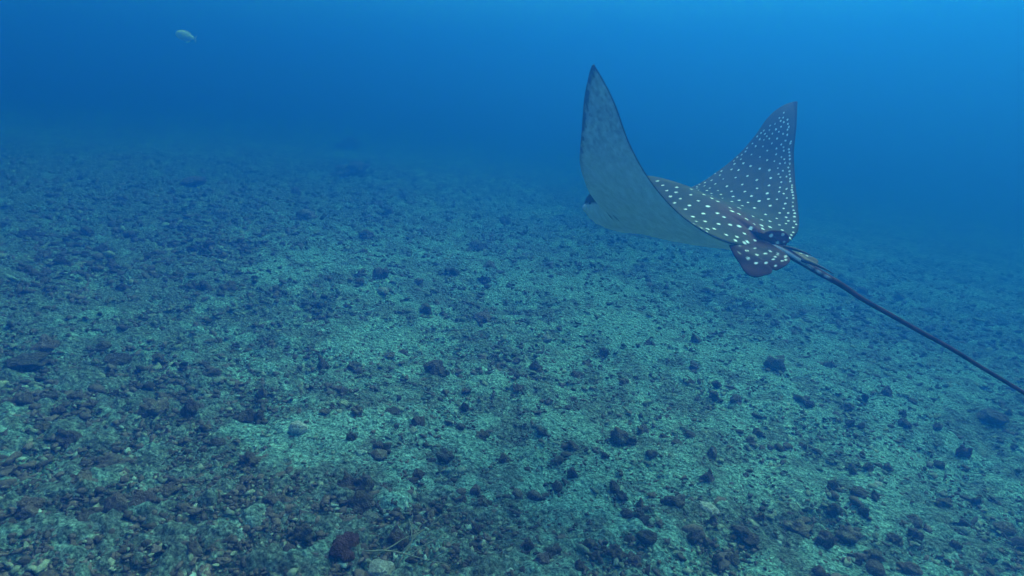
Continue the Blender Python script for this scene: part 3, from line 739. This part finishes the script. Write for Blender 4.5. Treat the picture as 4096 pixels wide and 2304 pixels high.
v, f, c = rubble(13000, 72000)
rub = link_mesh('coral_rubble', v, f, m_rubble, smooth=False, colors=c)
tag(rub, 'loose broken coral rubble and grit strewn over the seabed', 'rubble', kind='stuff')

# ------------------------------------------------------------------ thin dead coral twigs
def tube(path, radii, seg=6):
    path = np.asarray(path, float); n = len(path)
    vs, fs = [], []
    up = np.array([0.13, 0.21, 0.97])
    for i in range(n):
        t = path[min(i + 1, n - 1)] - path[max(i - 1, 0)]; t /= np.linalg.norm(t)
        a = np.cross(t, up); a /= np.linalg.norm(a); bb = np.cross(a, t)
        for k in range(seg):
            w = 2 * math.pi * k / seg
            vs.append(path[i] + radii[i] * (math.cos(w) * a + math.sin(w) * bb))
    for i in range(n - 1):
        for k in range(seg):
            fs.append((i * seg + k, i * seg + (k + 1) % seg, (i + 1) * seg + (k + 1) % seg, (i + 1) * seg + k))
    fs.append(tuple(range(seg))[::-1]); fs.append(tuple((n - 1) * seg + k for k in range(seg)))
    return vs, fs

def twig(x, y, rot, size, label, seed):
    r = np.random.default_rng(seed)
    root = bpy.data.objects.new('dead_coral_twig', None); col.objects.link(root)
    z = float(seabed_z(np.array([x]), np.array([y]))[0])
    root.location = (x, y, z + 0.02); root.rotation_euler = (0, 0, rot)
    tag(root, label, 'coral twig', 'dead coral twigs on the rubble')
    def bough(p, a, el, ln, rad_, n=9):
        pts = [np.array(p, float)]
        for i in range(n):
            a += r.uniform(-.25, .25); el += r.uniform(-.18, .14)
            pts.append(pts[-1] + ln / n * np.array([math.cos(a) * math.cos(el), math.sin(a) * math.cos(el), math.sin(el)]))
        return pts, np.linspace(rad_, rad_ * .45, n + 1)
    main, rd = bough((0, 0, 0), 0, .12, size, .0032)
    vs, fs = tube(main, rd); link_mesh('stem', vs, fs, m_twig, root)
    for i in (2, 4, 5, 7):
        p, rd = bough(main[i], r.choice([-1, 1]) * r.uniform(.5, 1.0), r.uniform(.0, .6), size * r.uniform(.3, .55), .0024, 6)
        vs, fs = tube(p, rd); link_mesh('branch', vs, fs, m_twig, root)

twig(-0.489, 1.679, 0.15, 0.28, 'thin pale branching twig lying beside the dark red boulder', 3)
twig(-0.373, 1.640, 1.25, 0.22, 'thin pale twig standing beside the pale boulder at the bottom edge', 8)

# ------------------------------------------------------------------ the eagle ray
RAY_R = R[0]
SN = np.array([0.1, .25, .4, .55, .7, .85, 1.0])
FS = np.array([0, .25, .5, .75, 1.])
LE, TE, FL, FR = map(np.array, (LE, TE, FL, FR))

def cub(x, xs, ys):
    m = np.gradient(ys, xs)
    i = np.clip(np.searchsorted(xs, x) - 1, 0, len(xs) - 2)
    h = xs[i + 1] - xs[i]; t = (x - xs[i]) / h
    return (2*t**3 - 3*t**2 + 1) * ys[i] + (t**3 - 2*t**2 + t) * h * m[i] + (-2*t**3 + 3*t**2) * ys[i + 1] + (t**3 - t**2) * h * m[i + 1]

def lead(s): return cub(np.maximum(s, .1), SN, LE) + .24 * np.exp(-(s / .13) ** 4)
def trail(s): return cub(np.maximum(s, .1), SN, TE)

def wing_point(side, s, y):
    """flat disc coordinate (s outwards, y forwards) -> bent wing, and its upward normal"""
    f = FL if side < 0 else FR; k = 0 if side < 0 else 1
    S = np.linspace(0, 1, 201); a = cub(S, FS, f)
    cx, cz = np.cumsum(np.cos(a)) / 200, np.cumsum(np.sin(a)) / 200
    x, z, a = np.interp(s, S, cx - cx[0]), np.interp(s, S, cz - cz[0]), cub(s, FS, f)
    tz = TW[k] * s ** 2 * y + CUR[k] * s * (y * y - .1)
    x, z = x - np.sin(a) * tz, z + np.cos(a) * tz
    return np.stack([side * x, y + SW[k] * s ** 2, z], -1), np.stack([-side * np.sin(a), 0 * a, np.cos(a)], -1)

def ray_world(L):
    L = L * RAY_R; yaw, pit, rol = ROT
    x, y, z = L[..., 0], L[..., 1], L[..., 2]
    x, z = x * math.cos(rol) + z * math.sin(rol), -x * math.sin(rol) + z * math.cos(rol)
    y, z = y * math.cos(pit) - z * math.sin(pit), y * math.sin(pit) + z * math.cos(pit)
    x, y = x * math.cos(yaw) - y * math.sin(yaw), x * math.sin(yaw) + y * math.cos(yaw)
    return np.stack([x, y, z], -1) + np.array(POS)

TAIL_S = 0.024
def sheet(side_sign, s_abs, v, top):
    y = lead(s_abs) * (1 - v) + trail(s_abs) * v
    blunt = .050 * sstep(.78, .955, s_abs) * np.sqrt(np.clip(1 - (np.clip(s_abs - .955, 0, 1) / .0455) ** 2, 0, 1))   # rounded wing tip
    y = y + blunt * (1 - v) * np.where(side_sign > 0, 1.0, 0.25)
    P, N = np.empty(s_abs.shape + (3,)), np.empty(s_abs.shape + (3,))
    for sd in (-1, 1):
        m = side_sign == sd
        P[m], N[m] = wing_point(sd, s_abs[m], y[m])
    edge = np.sqrt(np.clip(4 * v * (1 - v), 0, 1))
    thin = (.016 * (1 - s_abs) + .003) * edge
    stub = .020 * np.sqrt(np.clip(1 - (s_abs / TAIL_S) ** 2, 0, 1)) * sstep(.8, 1, v)
    dip = -.045 * sstep(.40, .72, y) * np.exp(-(s_abs / .16) ** 2)          # snout bends down
    if top:
        bulge = np.sin(np.pi * np.clip(v, 0, 1) ** .75) ** .7 * .16 * np.exp(-(s_abs / .19) ** 2)
        P = P + N * thin[..., None]
        P[..., 2] += bulge + stub + dip
    else:
        bulge = np.sin(np.pi * np.clip(v, 0, 1) ** .62) ** .7 * .10 * np.exp(-(s_abs / .20) ** 2)
        bulge = bulge + .055 * np.exp(-(s_abs / .15) ** 2) * sstep(.15, .5, y) * edge
        P = P - N * thin[..., None]
        P[..., 2] += -bulge - stub + dip
    return P, y

NS, NV = 230, 220
sl = np.linspace(-1, 1, 2 * NS + 1)
vl = np.linspace(0, 1, NV + 1); vl = .75 * vl + .25 * (.5 - .5 * np.cos(np.pi * vl))
SG, VG = np.meshgrid(sl, vl, indexing='ij')
sgn = np.where(SG < 0, -1, 1); SA = np.abs(SG)
PT, YT = sheet(sgn, SA, VG, True)
PB, YB = sheet(sgn, SA, VG, False)
PT, PB = ray_world(PT), ray_world(PB)
nI, nJ = SG.shape
tid = np.arange(nI * nJ).reshape(nI, nJ)
bid = tid.copy() + nI * nJ
open_ = np.abs(sl) < TAIL_S                           # here the hind edge stays open for the tail
bid[0, :], bid[-1, :], bid[:, 0] = tid[0, :], tid[-1, :], tid[:, 0]
bid[~open_, -1] = tid[~open_, -1]
quads = [np.stack([tid[:-1, :-1], tid[:-1, 1:], tid[1:, 1:], tid[1:, :-1]], -1).reshape(-1, 4),
         np.stack([bid[:-1, :-1], bid[1:, :-1], bid[1:, 1:], bid[:-1, 1:]], -1).reshape(-1, 4)]
allv = [PT.reshape(-1, 3), PB.reshape(-1, 3)]

# pigment
flat = np.stack([SG * RAY_R, YT * RAY_R], -1).reshape(-1, 2)
s_, y_, v_ = SA.ravel(), YT.ravel(), VG.ravel()
chord = ((lead(SA) - trail(SA)).ravel()) * RAY_R
e_le, e_te = v_ * chord, (1 - v_) * chord             # metres from the front and hind edge
n1 = fbm(flat[:, 0] / .05, flat[:, 1] / .05, 61, 3)
olive, brown = np.array([.040, .045, .033]), np.array([.090, .032, .028])
dk = np.exp(-(s_ / .085) ** 2) * sstep(-.12, -.40, y_)
outer_lift = sstep(.2, .7, s_) * .75  # outer wings painted lighter and warmer to lift them out of shade
top_c = olive * (1 + .35 * n1)[:, None]
top_c = top_c * (1 - outer_lift)[:, None] + np.array([.120, .108, .078]) * outer_lift[:, None]
top_c = top_c * (1 - .9 * dk)[:, None] + brown * (.9 * dk)[:, None]
rim = sstep(.012, .004, e_te)
top_c = top_c * (1 - .6 * rim)[:, None]
SPOTS = [(q, a, b_, r_ * (.72 + .28 * ((k * 37) % 17) / 17)) for k, (q, a, b_, r_) in enumerate(SPOTS)]
spots = list(SPOTS)
spots += [(-1, a, b_, r_) for q, a, b_, r_ in SPOTS if q > 0 and a > .27]
side_flat = np.where(SG.ravel() < 0, -1, 1)
ring_c, spot_c = np.array([.028, .022, .022]), np.array([.76, .86, .87])
for q, a, b_, r_ in spots:
    cx, cy = q * a * RAY_R, b_ * RAY_R
    near = np.where((np.abs(flat[:, 0] - cx) < .03) & (np.abs(flat[:, 1] - cy) < .03))[0]
    if len(near) == 0: continue
    dd = np.hypot(flat[near, 0] - cx, flat[near, 1] - cy)
    ringm = sstep(r_ * 2.1, r_ * 1.1, dd) * .6
    sp = sstep(r_ * 1.15, r_ * .75, dd)
    cc = top_c[near] * (1 - ringm)[:, None] + ring_c * ringm[:, None]
    top_c[near] = cc * (1 - sp)[:, None] + spot_c * sp[:, None]
mott = fbm(flat[:, 0] / .014, flat[:, 1] / .016, 77, 2, .6)
white = np.array([.80, .79, .77])
g = sstep(.42, .85, s_) * .34 + sstep(.45, .8, s_) * .6 * np.clip(mott, -.4, .5)
g = np.clip(g, 0, .9)
front = sstep(.035, .008, e_le + .03 * mott) * sstep(.35, .75, s_)
hind = sstep(.010, .002, e_te) * sstep(.12, .3, s_)
bot_c = white * (1 - g)[:, None] + np.array([.19, .16, .165]) * g[:, None]
blot = sstep(.10, .25, fbm(flat[:, 0] / .016, flat[:, 1] / .024, 99, 2)) * sstep(.5, .7, s_) * .7
bot_c = bot_c * (1 - blot)[:, None] + np.array([.62, .60, .60]) * blot[:, None]
ed = np.clip(np.maximum(front * .85, hind * .9), 0, 1)
bot_c = bot_c * (1 - ed)[:, None] + np.array([.05, .035, .035]) * ed[:, None]
allc = [top_c, bot_c]

# the tail grows out of the open hind edge
ii = np.where(open_)[0]
lo, hi = ii[0] - 1, ii[-1] + 1
ring0 = [tid[i, -1] for i in range(lo, hi + 1)] + [bid[i, -1] for i in range(hi - 1, lo, -1)]
nr = len(ring0)
base_pts = np.concatenate(allv)[ring0]
c0 = base_pts.mean(0)
knots = np.array([c0] + TAIL); tk = np.concatenate([[0], np.cumsum(np.linalg.norm(np.diff(knots, axis=0), axis=1))])
rk = np.array([.020, .0155, .0130, .0104, .0088, .0074, .0068, .0063, .0059, .0055, .0050, .0044, .003])
nT = 170
tt = np.linspace(0, tk[-1], nT + 1)
path = np.stack([cub(tt, tk, knots[:, k]) for k in range(3)], 1)
rads = np.interp(tt, tk, rk)
tang = np.gradient(path, axis=0); tang /= np.linalg.norm(tang, axis=1, keepdims=True)
tvs, tcs = [], []
off = base_pts - c0
upv = np.array([0, 0, 1.0])
def frame(t):
    a = np.cross(t, upv); a /= np.linalg.norm(a); return a, np.cross(a, t)
a0, b0 = frame(tang[0])
angs = np.arctan2(off @ b0, off @ a0)
order = np.unwrap(angs)
even = order[0] + np.sign(order[-1] - order[0]) * 2 * np.pi * np.arange(nr) / nr
white_end = np.interp(.50, [0, 1], [0, tk[5]]) 
for i in range(1, nT + 1):
    a, b_ = frame(tang[i])
    blend = min(1, i / 14)
    w = order * (1 - blend) + even * blend
    circ = path[i] + rads[i] * (np.cos(w)[:, None] * a + np.sin(w)[:, None] * b_)
    raw = path[i] + (off @ a0)[:, None] * a + (off @ b0)[:, None] * b_
    k = min(1, i / 10)
    tvs.append(raw * (1 - k) + circ * k)
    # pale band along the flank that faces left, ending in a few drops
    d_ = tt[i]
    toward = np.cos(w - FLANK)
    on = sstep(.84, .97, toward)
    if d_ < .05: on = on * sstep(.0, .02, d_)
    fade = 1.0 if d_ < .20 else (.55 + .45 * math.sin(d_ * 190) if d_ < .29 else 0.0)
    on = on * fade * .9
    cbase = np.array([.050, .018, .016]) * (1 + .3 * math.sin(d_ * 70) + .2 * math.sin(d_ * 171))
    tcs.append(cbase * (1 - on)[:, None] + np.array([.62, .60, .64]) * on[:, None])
t0 = 2 * nI * nJ
rings = [np.array(ring0)] + [t0 + i * nr + np.arange(nr) for i in range(nT)]
tq = []
for A, B in zip(rings[:-1], rings[1:]):
    tq.append(np.stack([A, B, np.roll(B, -1), np.roll(A, -1)], -1))
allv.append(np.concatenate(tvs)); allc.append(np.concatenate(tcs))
tipid = t0 + nT * nr
allv.append(path[-1:] + tang[-1:] * .01); allc.append(np.array([[.05, .03, .03]]))
quads += tq
V = np.concatenate(allv); Q = np.concatenate(quads); Cc = np.concatenate(allc)
used = np.unique(Q); remap = -np.ones(len(V), int); remap[used] = np.arange(len(used))
base = Vector((float(c0[0]), float(c0[1]), float(c0[2])))
ray = bpy.data.objects.new('eagle_ray', None); col.objects.link(ray)
ray.location = base
tag(ray, 'spotted eagle ray with both wings raised and long whip tail, swimming over the rubble', 'ray')
bvec = np.array(base)
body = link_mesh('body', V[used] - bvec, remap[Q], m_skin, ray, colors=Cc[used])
bm = bmesh.new(); bm.from_mesh(body.data)
bmesh.ops.recalc_face_normals(bm, faces=bm.faces); bm.to_mesh(body.data); bm.free()

def catmull(pts, per=6, closed=True):
    pts = np.array(pts, float); n = len(pts); out = []
    for i in range(n):
        p0, p1, p2, p3 = pts[i - 1], pts[i], pts[(i + 1) % n], pts[(i + 2) % n]
        for k in range(per):
            t = k / per
            out.append(.5 * (2 * p1 + (p2 - p0) * t + (2 * p0 - 5 * p1 + 4 * p2 - p3) * t * t + (3 * p1 - p0 - 3 * p2 + p3) * t ** 3))
    return np.array(out)

def fin(name, outline, thick, base_c, spots_f, label=None, belly=.012, pale=None):
    """a lens-shaped flesh fin: rings shrinking towards the middle on both faces"""
    o = catmull(outline, 5); c = o.mean(0); n = len(o)
    nrm = np.zeros(3)
    for i in range(n): nrm += np.cross(o[i] - c, o[(i + 1) % n] - c)
    nrm /= np.linalg.norm(nrm)
    if nrm @ (np.array([0, 0, 1.5]) - c) < 0: nrm = -nrm
    K = 26
    vs, cs = [], []
    for sgn_ in (1, -1):
        for k in range(K):
            t = k / K
            ring = o * (1 - t) + c * t + nrm * sgn_ * thick * math.sqrt(max(0, 1 - (1 - t) ** 2.0))
            vs.append(ring)
    vs = np.concatenate(vs + [np.array([c + nrm * thick, c - nrm * thick])])
    fs = []
    idn = lambda s, k, i: (0 if k == 0 else s * K * n) + k * n + i % n
    for s in (0, 1):
        for k in range(K - 1):
            for i in range(n):
                q = (idn(s, k, i), idn(s, k, i + 1), idn(s, k + 1, i + 1), idn(s, k + 1, i))
                fs.append(q if s == 0 else q[::-1])
        for i in range(n):
            q = (idn(s, K - 1, i), idn(s, K - 1, i + 1), 2 * K * n + s)
            fs.append(q if s == 0 else q[::-1])
    cs = np.repeat(np.array(base_c)[None], len(vs), 0)
    if pale is not None:                               # paler, olive part of the fin
        p, rr_ = np.array(pale[0]), pale[1]
        w = np.exp(-(np.linalg.norm(vs - p, axis=1) / rr_) ** 2)
        cs = cs * (1 - w)[:, None] + np.array([.046, .040, .032]) * w[:, None]
    cs *= (1 + .25 * np.sin(vs @ np.array([90., 60, 75])))[:, None]
    front_ = (vs - c) @ nrm > -thick * .2
    for p, rr_, br in spots_f:
        d_ = np.linalg.norm(vs - np.array(p) , axis=1)
        # distance within the sheet
        w = vs - np.array(p); w = w - (w @ nrm)[:, None] * nrm
        d_ = np.linalg.norm(w, axis=1)
        k = sstep(rr_ * .82, rr_ * .40, d_) * front_ * br
        cs = cs * (1 - k)[:, None] + spot_c * k[:, None]
    fo = link_mesh(name, vs - bvec, fs, m_skin, ray, colors=cs)
    if label: tag(fo, label)
    return fo

fin('pelvic_fin', PELVIC_NEAR, .005, (.050, .018, .018), PELVIC_SPOTS, pale=(PELVIC_PALE, .06))
fin('pelvic_fin', PELVIC_FAR, .004, (.10, .08, .06), PELVIC_FAR_SPOTS)
fin('dorsal_fin', DORSAL, .006, (.075, .022, .022), DORSAL_SPOTS, 'small dark rounded dorsal fin with white spots')
for (p, q) in STING:
    p, q = np.array(p), np.array(q)
    ts = np.linspace(0, 1, 12)
    pth = p + (q - p) * ts[:, None]; pth[:, 2] += .004 * np.sin(np.pi * ts)
    vs, fs = tube(pth - bvec, .0062 * (1 - ts) ** .7 * (1 - .0) + .0006, 8)
    link_mesh('tail_spine', vs, fs, m_dark_skin, ray)

# eye on the near side of the head, and the gill slits under it
def surf(s, y, top):
    sd = -1 if s < 0 else 1; s = abs(s)
    L, T = float(lead(np.array([s]))[0]), float(trail(np.array([s]))[0])
    P, _ = sheet(np.array([sd]), np.array([s]), np.array([(L - y) / (L - T)]), top)
    return ray_world(P)[0]
v, f = ICO2[0] * np.array([.011, .020, .013]), ICO2[1]
for sd in (-1, 1):
    p = surf(sd * .115, .55, False) * .5 + surf(sd * .115, .55, True) * .5
    e = link_mesh('eye', v, f, m_eye, ray)
    e.location = Vector(p) - base
    e.rotation_euler = (0, 0, ROT[0])
lobe = lumpy(ICO2[0].copy(), np.random.default_rng(4), ((2, .05),)) * np.array([.034, .050, .027])
lo_ = link_mesh('rostral_lobe', lobe, ICO2[1], m_lobe, ray)
lo_.location = Vector(LOBE) - base
lo_.rotation_euler = (-.25, 0, ROT[0])
for sd in (-1, 1):
    for k in range(2):
        y0 = .29 - .06 * k; s0 = .165 + .006 * k
        pts = np.array([surf(sd * (s0 - .022 + .044 * t), y0 + .012 * t, False) for t in np.linspace(0, 1, 7)])
        vs, fs = tube(pts - bvec, .0028 * np.sin(np.pi * np.linspace(.05, .95, 7)), 6)
        link_mesh('gill_slit', vs, fs, m_eye, ray)

# ------------------------------------------------------------------ the hazy yellow speck, made up as a small fish
def fish(loc, length, rot):
    root = bpy.data.objects.new('fish_shaped_speck', None); col.objects.link(root)
    root.location = loc; root.rotation_euler = rot
    tag(root, 'small hazy yellow speck shaped as a fish, in the blue water at upper left', 'speck')
    n, m = 22, 16; vs, fs = [], []
    for i in range(n + 1):
        t = i / n; x = (t - .5) * length * .82
        hgt = length * .21 * (math.sin(math.pi * min(1, t ** .75 * .98 + .01)) ** .8) + .004
        if t > .8: hgt = max(hgt, length * .04)
        for k in range(m):
            w = 2 * math.pi * k / m
            vs.append((x, hgt * .42 * math.cos(w), hgt * math.sin(w)))
    for i in range(n):
        for k in range(m):
            fs.append((i * m + k, i * m + (k + 1) % m, (i + 1) * m + (k + 1) % m, (i + 1) * m + k))
    fs.append(tuple(range(m))); fs.append(tuple(n * m + k for k in range(m))[::-1])
    link_mesh('body', vs, fs, m_speck, root)
    def slab(name, pts, th=.003):
        k = len(pts)
        vs = [(x, -th, z) for x, z in pts] + [(x, th, z) for x, z in pts]
        fs = [tuple(range(k)), tuple(range(2 * k - 1, k - 1, -1))] + [(i, i + k, (i + 1) % k + k, (i + 1) % k) for i in range(k)]
        link_mesh(name, vs, fs, m_speck, root, smooth=False)
    L = length
    slab('tail_fin', [(.38 * L, .035 * L), (.50 * L, .17 * L), (.47 * L, 0), (.50 * L, -.17 * L), (.38 * L, -.035 * L)])
    slab('dorsal_fin', [(-.2 * L, .16 * L), (-.08 * L, .27 * L), (.15 * L, .25 * L), (.27 * L, .14 * L), (.2 * L, .10 * L), (0, .17 * L)])
    slab('anal_fin', [(.0 * L, -.18 * L), (.1 * L, -.27 * L), (.24 * L, -.2 * L), (.24 * L, -.09 * L)])
fish(SPECK, .24, (0, .25, .35))

# ------------------------------------------------------------------ the water itself: one closed box of even, blue, absorbing haze
m_water = bpy.data.materials.new('sea_water')
m_water.use_nodes = True
nt = m_water.node_tree
nt.nodes.remove(nt.nodes['Principled BSDF'])
pv = nt.nodes.new('ShaderNodeVolumePrincipled')
DEN = 0.5
cs_ = [s / DEN for s in SCATTER]
pv.inputs['Density'].default_value = DEN
pv.inputs['Color'].default_value = (*cs_, 1)
pv.inputs['Absorption Color'].default_value = (*[max(0.0, 1 - a / (DEN * (1 - c))) ** 2 for a, c in zip(ABSORB, cs_)], 1)
pv.inputs['Anisotropy'].default_value = 0.48
nt.links.new(pv.outputs[0], nt.nodes['Material Output'].inputs['Volume'])
bx = [(x, y, z) for z in (-4.5, WATER_TOP) for x, y in ((-75, -40), (75, -40), (75, 90), (-75, 90))]
haze = link_mesh('haze', bx, [(0, 3, 2, 1), (4, 5, 6, 7), (0, 1, 5, 4), (1, 2, 6, 5), (2, 3, 7, 6), (3, 0, 4, 7)], m_water, smooth=False)
tag(haze, kind='stuff')
